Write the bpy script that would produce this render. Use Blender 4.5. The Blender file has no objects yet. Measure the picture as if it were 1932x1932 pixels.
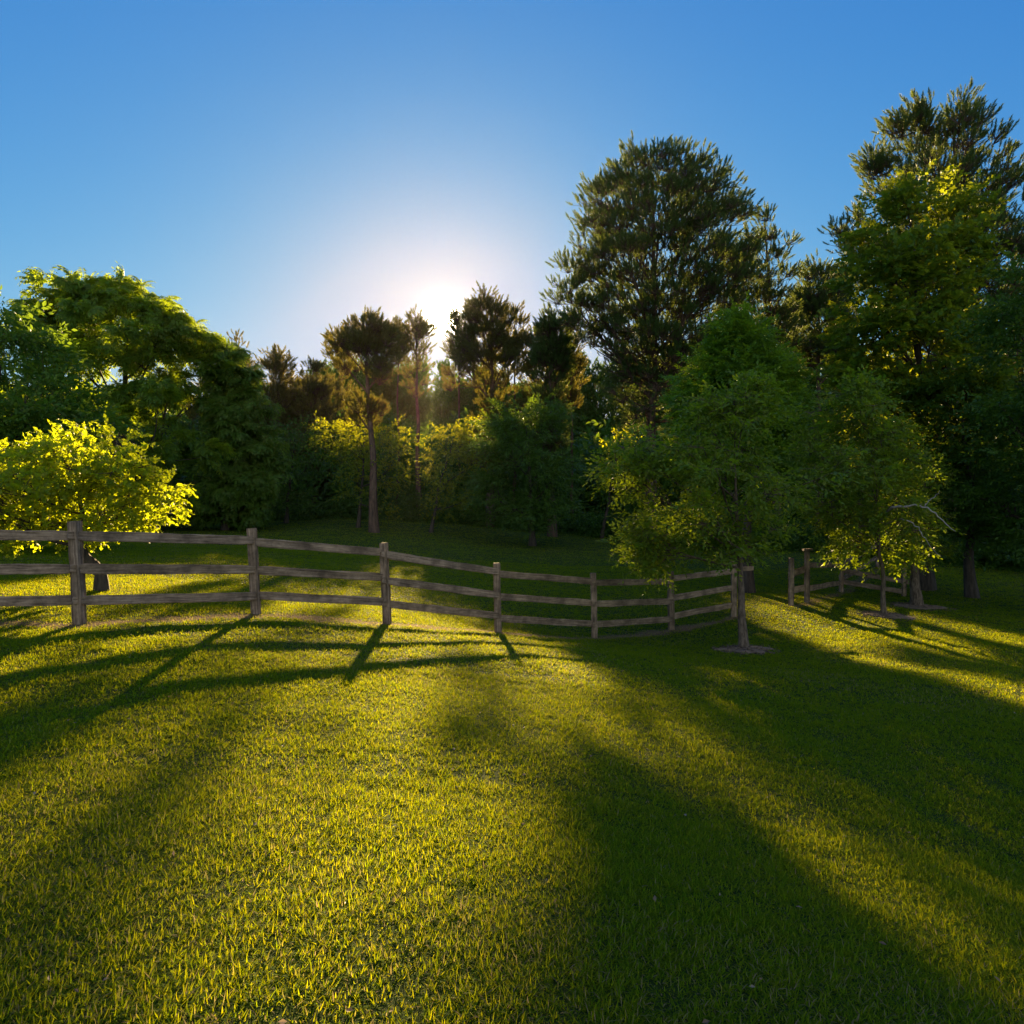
import bpy, math, random
import numpy as np
from mathutils import Vector, Matrix

C = bpy.context.scene.collection
R = np.random.RandomState

# ------------------------------------------------------------------ camera
F = 1350.0            # focal length in units of a 1932-pixel wide frame
CX, HY = 966.0, 950.0 # picture column straight ahead, row of the horizon
EYE = 1.6
def W(px, py, d):
    """world point that a pixel of the photograph shows at distance d"""
    return np.array([(px - CX) / F * d, d, EYE + (HY - py) / F * d])

scene = bpy.context.scene
cd = bpy.data.cameras.new('camera'); cam = bpy.data.objects.new('camera', cd); C.objects.link(cam)
cam.location = (0, 0, EYE); cam.rotation_euler = (math.radians(90), 0, 0)
cd.sensor_width = 36; cd.sensor_fit = 'HORIZONTAL'; cd.lens = 36 * F / 1932
cd.shift_y = (HY - CX) / 1932
cd.clip_start = 0.05; cd.clip_end = 2000
scene.camera = cam
scene.render.resolution_x = scene.render.resolution_y = 1024

# ------------------------------------------------------------------ light
SUN_AZ = math.atan2(837 - CX, F)                  # to the right of straight ahead
SUN_EL = math.atan2(HY - 598, math.hypot(F, 837 - CX))
SUN = Vector((math.sin(SUN_AZ) * math.cos(SUN_EL), math.cos(SUN_AZ) * math.cos(SUN_EL), math.sin(SUN_EL)))
sl = bpy.data.lights.new('sun', 'SUN'); so = bpy.data.objects.new('sun', sl); C.objects.link(so)
sl.energy = 5.0; sl.angle = math.radians(0.75); sl.color = (1.0, 0.71, 0.34)
so.rotation_euler = SUN.to_track_quat('Z', 'Y').to_euler(); so.location = SUN * 200

EXPOSURE = 2.1
SKY_CURVE = ((1.40, 1.52), (1.04, .91), (1.0, .42))   # strength and contrast of red, green, blue
world = bpy.data.worlds.new('World'); scene.world = world; world.use_nodes = True
nt = world.node_tree; N = nt.nodes; L = nt.links
bg = N['Background']
sky = N.new('ShaderNodeTexSky'); sky.sky_type = 'NISHITA'; sky.sun_disc = False
sky.sun_elevation = SUN_EL; sky.sun_rotation = SUN_AZ
sky.air_density = 1.0; sky.dust_density = 0.25; sky.ozone_density = 2.5; sky.altitude = 300
def wmath(op, a, b=None):
    n = N.new('ShaderNodeMath'); n.operation = op
    for i, v in enumerate((a, b)):
        if v is None: continue
        if isinstance(v, (int, float)): n.inputs[i].default_value = v
        else: L.new(v, n.inputs[i])
    return n.outputs[0]
tc = N.new('ShaderNodeTexCoord')
dp = N.new('ShaderNodeVectorMath'); dp.operation = 'DOT_PRODUCT'
L.new(tc.outputs['Generated'], dp.inputs[0]); dp.inputs[1].default_value = SUN
dot = wmath('MAXIMUM', dp.outputs['Value'], 0.0)
def lobe(power, k, col):
    v = wmath('MULTIPLY', wmath('POWER', dot, power), k)
    m = N.new('ShaderNodeVectorMath'); m.operation = 'SCALE'; m.inputs[0].default_value = col
    L.new(v, m.inputs['Scale']); return m.outputs[0]
def vadd(a, b):
    m = N.new('ShaderNodeVectorMath'); m.operation = 'ADD'; L.new(a, m.inputs[0]); L.new(b, m.inputs[1]); return m.outputs[0]
# a clear, dry evening sky: deeper blue away from the sun than the standard air gives
sep = N.new('ShaderNodeSeparateColor'); L.new(sky.outputs[0], sep.inputs[0]); com = N.new('ShaderNodeCombineColor')
for i, (k, p) in enumerate(SKY_CURVE):
    v = wmath('MULTIPLY', wmath('POWER', wmath('MULTIPLY', sep.outputs[i], .1), p), k)
    lim = wmath('POWER', wmath('ADD', wmath('POWER', wmath('DIVIDE', v, (.70, .78, .97)[i]), 5.0), 1.0), -.2)
    L.new(wmath('MULTIPLY', wmath('MULTIPLY', v, lim), 10 / 2 ** EXPOSURE), com.inputs[i])
col = com.outputs[0]
# the aureole: air scattering the sun's light forward, brightest round the sun itself
for p, k, c in ((12000, 450, (1, .86, .62)), (1500, .5, (1, .92, .78))):
    col = vadd(col, lobe(p, k, c))
# added fill: a warm glow in the unseen sky behind the camera, lifting the shade
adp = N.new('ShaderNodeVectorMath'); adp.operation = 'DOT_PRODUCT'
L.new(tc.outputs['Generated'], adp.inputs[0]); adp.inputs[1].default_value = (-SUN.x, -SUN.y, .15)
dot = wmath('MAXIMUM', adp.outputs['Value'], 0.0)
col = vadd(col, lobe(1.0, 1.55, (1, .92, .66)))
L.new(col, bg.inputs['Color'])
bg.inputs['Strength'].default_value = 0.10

scene.view_settings.view_transform = 'Standard'; scene.view_settings.look = 'None'
scene.view_settings.exposure = EXPOSURE; scene.view_settings.gamma = 1.0; scene.view_settings.use_curve_mapping = False
cy = scene.cycles
cy.max_bounces = 7; cy.diffuse_bounces = 3; cy.glossy_bounces = 2; cy.transmission_bounces = 5
cy.transparent_max_bounces = 4; cy.caustics_reflective = False; cy.caustics_refractive = False
cy.use_denoising = True; cy.use_adaptive_sampling = False
cy.sample_clamp_indirect = 6

# ------------------------------------------------------------------ materials
def material(name):
    m = bpy.data.materials.new(name); m.use_nodes = True
    return m, m.node_tree.nodes, m.node_tree.links, m.node_tree.nodes['Principled BSDF'], m.node_tree.nodes['Material Output']

def leaf_material(name, ramp, trans, tmix=0.5, rough=0.5, spec=0.3):
    """ramp: colours the leaves are drawn from; trans: what shines through a leaf"""
    m, n, l, p, out = material(name)
    g = n.new('ShaderNodeNewGeometry')
    cr = n.new('ShaderNodeValToRGB'); cr.color_ramp.interpolation = 'LINEAR'
    els = cr.color_ramp.elements
    while len(els) < len(ramp): els.new(0.5)
    for i, c in enumerate(ramp):
        els[i].position = i / (len(ramp) - 1); els[i].color = (*c, 1)
    l.new(g.outputs['Random Per Island'], cr.inputs[0])
    l.new(cr.outputs[0], p.inputs['Base Color'])
    p.inputs['Roughness'].default_value = rough; p.inputs['Specular IOR Level'].default_value = spec
    t = n.new('ShaderNodeBsdfTranslucent')
    hv = n.new('ShaderNodeHueSaturation'); hv.inputs['Color'].default_value = (*trans, 1)
    mr = n.new('ShaderNodeMapRange'); mr.inputs[3].default_value = 0.75; mr.inputs[4].default_value = 1.25
    l.new(g.outputs['Random Per Island'], mr.inputs[0]); l.new(mr.outputs[0], hv.inputs['Value'])
    l.new(hv.outputs[0], t.inputs['Color'])
    mx = n.new('ShaderNodeMixShader'); mx.inputs[0].default_value = tmix
    l.new(p.outputs[0], mx.inputs[1]); l.new(t.outputs[0], mx.inputs[2]); l.new(mx.outputs[0], out.inputs['Surface'])
    return m

def bark_material(name, c0, c1, scale=14, stretch=6):
    m, n, l, p, out = material(name)
    tcn = n.new('ShaderNodeTexCoord'); mp = n.new('ShaderNodeMapping'); mp.inputs['Scale'].default_value = (scale, scale, scale / stretch)
    l.new(tcn.outputs['Object'], mp.inputs[0])
    no = n.new('ShaderNodeTexNoise'); no.inputs['Scale'].default_value = 1; no.inputs['Detail'].default_value = 6; no.inputs['Roughness'].default_value = .65
    l.new(mp.outputs[0], no.inputs['Vector'])
    cr = n.new('ShaderNodeValToRGB'); cr.color_ramp.elements[0].position = .35; cr.color_ramp.elements[1].position = .66
    cr.color_ramp.elements[0].color = (*c0, 1); cr.color_ramp.elements[1].color = (*c1, 1)
    l.new(no.outputs['Fac'], cr.inputs[0]); l.new(cr.outputs[0], p.inputs['Base Color'])
    p.inputs['Roughness'].default_value = .9; p.inputs['Specular IOR Level'].default_value = .2
    b = n.new('ShaderNodeBump'); b.inputs['Strength'].default_value = .8; b.inputs['Distance'].default_value = .03
    l.new(no.outputs['Fac'], b.inputs['Height']); l.new(b.outputs[0], p.inputs['Normal'])
    return m

M = {}
M['walnut'] = leaf_material('pinnate_leaf', [(0.039, 0.107, 0.009), (0.068, 0.164, 0.014), (0.116, 0.190, 0.015)], (.38, .47, .008), .6)
M['sapling'] = leaf_material('sapling_leaf', [(0.044, 0.121, 0.008), (0.074, 0.165, 0.012), (0.113, 0.165, 0.014)], (.20, .30, .015), .45)
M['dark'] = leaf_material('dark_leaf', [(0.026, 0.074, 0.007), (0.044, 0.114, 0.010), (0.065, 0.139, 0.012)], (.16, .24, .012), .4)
M['redbud'] = leaf_material('heart_leaf', [(0.059, 0.143, 0.010), (0.093, 0.165, 0.013), (0.168, 0.165, 0.017)], (.58, .64, .010), .62, .5)
M['maple'] = leaf_material('lobed_leaf', [(0.033, 0.097, 0.006), (0.065, 0.149, 0.008), (0.109, 0.165, 0.009)], (.32, .36, .012), .48)
M['young'] = leaf_material('young_tree_leaf', [(0.057, 0.126, 0.011), (0.092, 0.165, 0.014), (0.157, 0.165, 0.015)], (.36, .46, .010), .5, .45)
M['cypress'] = leaf_material('feathery_leaf', [(0.048, 0.131, 0.013), (0.077, 0.186, 0.016), (0.109, 0.215, 0.017)], (.28, .40, .008), .5)
M['needle'] = leaf_material('pine_needle', [(0.026, 0.071, 0.016), (0.040, 0.098, 0.022), (0.065, 0.109, 0.023)], (.22, .27, .035), .42, .5, .25)
M['needle_far'] = leaf_material('far_pine_needle', [(.024, .052, .014), (.036, .072, .018), (.06, .08, .02)], (.30, .25, .03), .42, .5, .25)
M['under'] = leaf_material('understory_leaf', [(0.024, 0.076, 0.008), (0.043, 0.118, 0.010), (0.067, 0.151, 0.012)], (.42, .42, .008), .52)
M['bark_pine'] = bark_material('pine_bark', (.045, .03, .022), (.16, .10, .065), 10, 4)
M['bark_grey'] = bark_material('grey_bark', (.05, .034, .022), (.20, .145, .10), 22, 3)
M['bark_dark'] = bark_material('dark_bark', (.03, .024, .018), (.10, .075, .055), 14, 5)
M['dead_wood'] = bark_material('dead_wood', (.22, .19, .17), (.42, .37, .33), 30, 3)

def wood_material():
    m, n, l, p, out = material('weathered_rail_wood')
    tcn = n.new('ShaderNodeTexCoord'); mp = n.new('ShaderNodeMapping'); mp.inputs['Scale'].default_value = (2.2, 46, 46)
    oi = n.new('ShaderNodeObjectInfo')
    va = n.new('ShaderNodeVectorMath'); va.operation = 'ADD'
    sc = n.new('ShaderNodeMath'); sc.operation = 'MULTIPLY'; sc.inputs[1].default_value = 40
    l.new(oi.outputs['Random'], sc.inputs[0])
    l.new(tcn.outputs['Object'], va.inputs[0]); l.new(sc.outputs[0], va.inputs[1]); l.new(va.outputs[0], mp.inputs[0])
    grain = n.new('ShaderNodeTexNoise'); grain.inputs['Scale'].default_value = 1; grain.inputs['Detail'].default_value = 7; grain.inputs['Roughness'].default_value = .7; grain.inputs['Distortion'].default_value = .6
    l.new(mp.outputs[0], grain.inputs['Vector'])
    cr = n.new('ShaderNodeValToRGB')
    e = cr.color_ramp.elements; e[0].position = .30; e[1].position = .72; e.new(.5)
    e[0].color = (.07, .046, .028, 1); e[1].color = (.32, .215, .135, 1); e[2].color = (.52, .375, .25, 1)
    l.new(grain.outputs['Fac'], cr.inputs[0])
    # weather stains and knots
    blot = n.new('ShaderNodeTexNoise'); blot.inputs['Scale'].default_value = 3.2; blot.inputs['Detail'].default_value = 5; blot.inputs['Roughness'].default_value = .7
    l.new(va.outputs[0], blot.inputs['Vector'])
    br = n.new('ShaderNodeMapRange'); br.inputs[1].default_value = .38; br.inputs[2].default_value = .66; br.inputs[3].default_value = .42; br.inputs[4].default_value = 1.15
    l.new(blot.outputs['Fac'], br.inputs[0])
    mul = n.new('ShaderNodeVectorMath'); mul.operation = 'SCALE'
    l.new(cr.outputs[0], mul.inputs[0]); l.new(br.outputs[0], mul.inputs['Scale'])
    l.new(mul.outputs[0], p.inputs['Base Color'])
    p.inputs['Roughness'].default_value = .82; p.inputs['Specular IOR Level'].default_value = .25
    b = n.new('ShaderNodeBump'); b.inputs['Strength'].default_value = .9; b.inputs['Distance'].default_value = .012
    l.new(grain.outputs['Fac'], b.inputs['Height']); l.new(b.outputs[0], p.inputs['Normal'])
    return m
M['wood'] = wood_material()

# ------------------------------------------------------------------ mesh helpers
class Geo:
    def __init__(s): s.v = []; s.t = []; s.n = 0; s.a = []
    def add(s, v, t, attr=None):
        v = np.asarray(v, dtype=np.float32).reshape(-1, 3); t = np.asarray(t, dtype=np.int64).reshape(-1, 3)
        s.v.append(v); s.t.append(t + s.n); s.n += len(v)
        s.a.append(np.zeros(len(v), np.float32) if attr is None else np.asarray(attr, np.float32))
    def inst(s, tv, tt, pos, rot, scale, attr=None):
        """copies of a small template: pos (n,3), rot (n,3,3) columns = axes, scale (n,) or (n,3)"""
        n = len(pos)
        if n == 0: return
        scale = np.asarray(scale, float)
        if scale.ndim == 1: scale = np.repeat(scale[:, None], 3, 1)
        v = np.einsum('nij,nkj->nki', rot, tv[None] * scale[:, None, :]) + pos[:, None, :]
        t = tt[None] + (np.arange(n) * len(tv))[:, None, None]
        s.add(v.reshape(-1, 3), t.reshape(-1, 3), None if attr is None else np.repeat(attr, len(tv)))
    def mesh(s, name, attr=None, smooth=True):
        v = np.concatenate(s.v); t = np.concatenate(s.t)
        me = bpy.data.meshes.new(name)
        me.vertices.add(len(v)); me.vertices.foreach_set('co', v.ravel().astype(np.float32))
        me.loops.add(len(t) * 3); me.loops.foreach_set('vertex_index', t.ravel().astype(np.int32))
        me.polygons.add(len(t)); me.polygons.foreach_set('loop_start', np.arange(0, len(t) * 3, 3, dtype=np.int32))
        me.polygons.foreach_set('use_smooth', np.full(len(t), smooth))
        if attr:
            at = me.attributes.new(attr, 'FLOAT', 'POINT'); at.data.foreach_set('value', np.concatenate(s.a))
        me.update(calc_edges=True); me.validate()
        return me
    def build(s, name, mat, parent=None, loc=(0, 0, 0), attr=None, smooth=True):
        loc = np.asarray(loc, np.float32)
        if np.any(loc): s.v = [a - loc for a in s.v]
        o = bpy.data.objects.new(name, s.mesh(name, attr, smooth)); C.objects.link(o)
        if mat: o.data.materials.append(mat)
        if parent: o.parent = parent
        else: o.location = loc
        return o

def tag(o, label=None, cat=None, group=None, kind=None):
    if label: o['label'] = label
    if cat: o['category'] = cat
    if group: o['group'] = group
    if kind: o['kind'] = kind
    return o
def empty(name, loc, label, cat, group=None):
    o = bpy.data.objects.new(name, None); C.objects.link(o); o.location = loc; o.empty_display_size = .3
    return tag(o, label, cat, group)

def norm(a): return a / np.maximum(np.linalg.norm(a, axis=-1, keepdims=True), 1e-9)
def frames(d, up):
    """rotation matrices whose y column is d and z column is near up"""
    d = norm(d); x = norm(np.cross(d, up)); z = np.cross(x, d)
    return np.stack([x, d, z], axis=-1)
def rand_dir(r, n): return norm(r.normal(size=(n, 3)))

def tube(g, pts, rad, sides=6):
    pts = np.asarray(pts, float); rad = np.asarray(rad, float); k = len(pts)
    tan = norm(np.gradient(pts, axis=0))
    ref = np.where(np.abs(tan[:, 2:3]) > .95, np.array([[1., 0, 0]]), np.array([[0, 0, 1.]]))
    if np.abs(tan[0, 2]) > .6: ref = np.tile(np.array([[1., 0, 0]]), (k, 1))
    u = norm(np.cross(tan, ref)); w = np.cross(tan, u)
    a = np.arange(sides) / sides * 2 * math.pi
    v = pts[:, None] + rad[:, None, None] * (np.cos(a)[None, :, None] * u[:, None] + np.sin(a)[None, :, None] * w[:, None])
    i = np.arange(k - 1)[:, None] * sides; j = np.arange(sides)[None]; j2 = (j + 1) % sides
    q0, q1, q2, q3 = i + j, i + j2, i + sides + j2, i + sides + j
    t = np.concatenate([np.stack([q0, q1, q2], -1).reshape(-1, 3), np.stack([q0, q2, q3], -1).reshape(-1, 3)])
    v = np.concatenate([v.reshape(-1, 3), pts[-1:] ]); last = len(v) - 1; b = (k - 1) * sides
    cap = np.stack([b + np.arange(sides), b + (np.arange(sides) + 1) % sides, np.full(sides, last)], -1)
    g.add(v, np.concatenate([t, cap]))

def twigs(g, a, b, r0, r1):
    """many straight thin twigs at once, three-sided"""
    n = len(a)
    if n == 0: return
    d = norm(b - a); ref = np.where(np.abs(d[:, 2:3]) > .9, np.array([[1., 0, 0]]), np.array([[0, 0, 1.]]))
    u = norm(np.cross(d, ref)); w = np.cross(d, u)
    ang = np.arange(3) / 3 * 2 * math.pi
    ring = np.cos(ang)[None, :, None] * u[:, None] + np.sin(ang)[None, :, None] * w[:, None]
    v = np.concatenate([a[:, None] + ring * r0, b[:, None] + ring * r1], 1)
    t = np.array([[0, 1, 4], [0, 4, 3], [1, 2, 5], [1, 5, 4], [2, 0, 3], [2, 3, 5]])
    g.add(v.reshape(-1, 3), (t[None] + (np.arange(n) * 6)[:, None, None]).reshape(-1, 3))

def vnoise(x, y, seed=0):
    """smooth value noise in 0..1"""
    xi = np.floor(x).astype(np.int64); yi = np.floor(y).astype(np.int64); fx = x - xi; fy = y - yi
    fx = fx * fx * (3 - 2 * fx); fy = fy * fy * (3 - 2 * fy)
    def h(a, b):
        k = (a * 374761393 + b * 668265263 + seed * 974634777) & 0x7fffffff
        k = ((k ^ (k >> 13)) * 1274126177) & 0x7fffffff
        return ((k ^ (k >> 16)) & 0xffff) / 65535.0
    return (h(xi, yi) * (1 - fx) + h(xi + 1, yi) * fx) * (1 - fy) + (h(xi, yi + 1) * (1 - fx) + h(xi + 1, yi + 1) * fx) * fy

# ------------------------------------------------------------------ the lie of the land
POSTS = [  # pixel of the foot, distance, pixel of the top
    (-285, 1172, 8.3, -300, 975), (152, 1175, 8.4, 141, 983), (485, 1157, 9.9, 475, 997), (731, 1174, 11.1, 724, 1024),
    (940, 1192, 12.4, 937, 1062), (1122, 1203, 13.6, 1119, 1081), (1267, 1189, 14.7, 1265, 1078), (1384, 1164, 15.8, 1384, 1060)]
GC = [(p[0], p[1], p[2]) for p in POSTS] + [
    (1405, 1226, 12.6), (1492, 1142, 17.2), (1522, 1137, 17.6), (1587, 1117, 21), (1668, 1162, 16), (1730, 1145, 18),
    (240, 1003, 33), (60, 1006, 30), (480, 990, 38), (700, 985, 40), (900, 998, 40), (1100, 1018, 37), (1300, 1040, 33), (1480, 1046, 30), (1660, 1062, 27),
    (1932, 1088, 24), (-300, 1010, 27), (2300, 1110, 22), (0, 1345, 5.4), (1932, 1330, 8), (560, 1075, 18), (900, 1100, 20), (1932, 1640, 4.4)]
gp = np.array([W(*c) for c in GC])
extra = np.array([(0, 0, 0), (-2.5, 0, 0.12), (3, 0, -.22), (0, 3, -.02), (0, -12, .3), (-15, 0, .4), (14, 2, -1.3), (-25, 10, .5), (28, 12, -1.4),
                  (-40, 45, 1.2), (0, 52, 1.0), (40, 45, -.2), (0, 70, 3.5), (-60, 90, 6.5), (60, 90, 5.5), (0, 110, 9), (-60, 0, 1), (60, 0, -1.5), (0, -60, 1)], float)
cp = np.concatenate([gp, extra])
def _phi(d2): return np.where(d2 > 0, d2 * np.log(np.maximum(d2, 1e-12)), 0) * .5
_n = len(cp); _A = np.zeros((_n + 3, _n + 3))
_A[:_n, :_n] = _phi(((cp[:, None, :2] - cp[None, :, :2]) ** 2).sum(-1)) + np.eye(_n) * .6
_A[:_n, _n] = 1; _A[:_n, _n + 1:] = cp[:, :2]; _A[_n:, :_n] = _A[:_n, _n:].T
_w = np.linalg.solve(_A, np.concatenate([cp[:, 2], np.zeros(3)]))
def ground_z(x, y, fine=True):
    x = np.asarray(x, float); y = np.asarray(y, float); sh = x.shape; x = x.ravel(); y = y.ravel()
    z = np.empty_like(x)
    xc = np.clip(x, -60, 60); yc = np.clip(y, -60, 110)
    for i in range(0, len(x), 100000):
        a, b = xc[i:i + 100000], yc[i:i + 100000]
        d2 = (a[:, None] - cp[None, :, 0]) ** 2 + (b[:, None] - cp[None, :, 1]) ** 2
        z[i:i + 100000] = _phi(d2) @ _w[:_n] + _w[_n] + _w[_n + 1] * a + _w[_n + 2] * b
    z += (vnoise(x * .55, y * .55, 3) - .5) * .05
    if fine: z += (vnoise(x * 1.9, y * 1.9, 5) - .5) * .028
    return z.reshape(sh)
def gz(x, y): return float(ground_z(np.array([x]), np.array([y]))[0])

post_xy = [(W(p[0], p[1], p[2])[0], p[2]) for p in POSTS]
def dist_line(x, y, pts):
    best = np.full(x.shape, 1e9)
    for (ax, ay), (bx, by) in zip(pts[:-1], pts[1:]):
        dx, dy = bx - ax, by - ay; t = np.clip(((x - ax) * dx + (y - ay) * dy) / (dx * dx + dy * dy), 0, 1)
        best = np.minimum(best, np.hypot(x - ax - t * dx, y - ay - t * dy))
    return best
MULCH = [(1405, 1226, 12.6, .42), (1668, 1162, 16, .5), (1730, 1146, 18, .62)]
mulch_xy = [(W(a, b, d)[0], d, r) for a, b, d, r in MULCH]
f2 = [(W(a, b, d)[0], d) for a, b, d in ((1492, 1142, 17.2), (1522, 1137, 17.6), (1587, 1117, 21), (1655, 1090, 26))]
def bare(x, y):
    """1 where the turf is worn to soil and straw: under the rails and along the mower's edge in front of them"""
    n = (vnoise(x * 2.2, y * 2.2, 11) - .5) * .22 + (vnoise(x * 8, y * 8, 12) - .5) * .12
    d = dist_line(x, y + .10, post_xy) + n
    b = np.clip((.25 - d) / .14, 0, 1)
    d2 = dist_line(x, y + .1, f2) + n
    b = np.maximum(b, np.clip((.20 - d2) / .12, 0, .8))
    return b

def sinhgrid(lo, hi, n, c, s):
    """n coordinates between lo and hi, close together round c"""
    a, b = math.asinh((lo - c) / s), math.asinh((hi - c) / s)
    return c + s * np.sinh(np.linspace(a, b, n))
def ground():
    xs = sinhgrid(-150, 150, 520, 0, 8); ys = sinhgrid(-60, 150, 560, 8, 7)
    X, Y = np.meshgrid(xs, ys); Z = ground_z(X, Y)
    v = np.stack([X, Y, Z], -1).reshape(-1, 3); nx = len(xs)
    i = (np.arange(len(ys) - 1)[:, None] * nx + np.arange(nx - 1)[None]).ravel()
    t = np.concatenate([np.stack([i, i + 1, i + nx + 1], -1), np.stack([i, i + nx + 1, i + nx], -1)])
    g = Geo(); b = bare(X.ravel(), Y.ravel())
    g.add(v, t, b)
    m, n, l, p, out = material('lawn')
    tcn = n.new('ShaderNodeTexCoord')
    def noise(sc, det, ro=.6):
        q = n.new('ShaderNodeTexNoise'); q.inputs['Scale'].default_value = sc; q.inputs['Detail'].default_value = det; q.inputs['Roughness'].default_value = ro
        l.new(tcn.outputs['Object'], q.inputs['Vector']); return q.outputs['Fac']
    cr = n.new('ShaderNodeValToRGB'); e = cr.color_ramp.elements; e[0].position = .3; e[1].position = .7
    e[0].color = (.020, .040, .005, 1); e[1].color = (.055, .092, .010, 1)
    l.new(noise(28, 6, .75), cr.inputs[0])
    pa = n.new('ShaderNodeMix'); pa.data_type = 'RGBA'
    mr = n.new('ShaderNodeMapRange'); mr.inputs[1].default_value = .48; mr.inputs[2].default_value = .75; mr.inputs[4].default_value = .5
    l.new(noise(.9, 5), mr.inputs[0]); l.new(mr.outputs[0], pa.inputs['Factor'])
    l.new(cr.outputs[0], pa.inputs['A']); pa.inputs['B'].default_value = (.075, .095, .016, 1)
    so_ = n.new('ShaderNodeValToRGB'); so_.color_ramp.elements[0].color = (.07, .04, .02, 1); so_.color_ramp.elements[1].color = (.33, .20, .10, 1)
    l.new(noise(40, 5, .7), so_.inputs[0])
    at = n.new('ShaderNodeAttribute'); at.attribute_name = 'bare'
    mx = n.new('ShaderNodeMix'); mx.data_type = 'RGBA'
    l.new(at.outputs['Fac'], mx.inputs['Factor']); l.new(pa.outputs['Result'], mx.inputs['A']); l.new(so_.outputs[0], mx.inputs['B'])
    l.new(mx.outputs['Result'], p.inputs['Base Color']); p.inputs['Roughness'].default_value = .95; p.inputs['Specular IOR Level'].default_value = .1
    bu = n.new('ShaderNodeBump'); bu.inputs['Strength'].default_value = 1; bu.inputs['Distance'].default_value = .05
    l.new(noise(22, 6, .8), bu.inputs['Height']); l.new(bu.outputs[0], p.inputs['Normal'])
    o = g.build('ground', m, attr='bare'); tag(o, 'gently sloping lawn running to the edge of the trees', 'ground', kind='structure')
ground()

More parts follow.
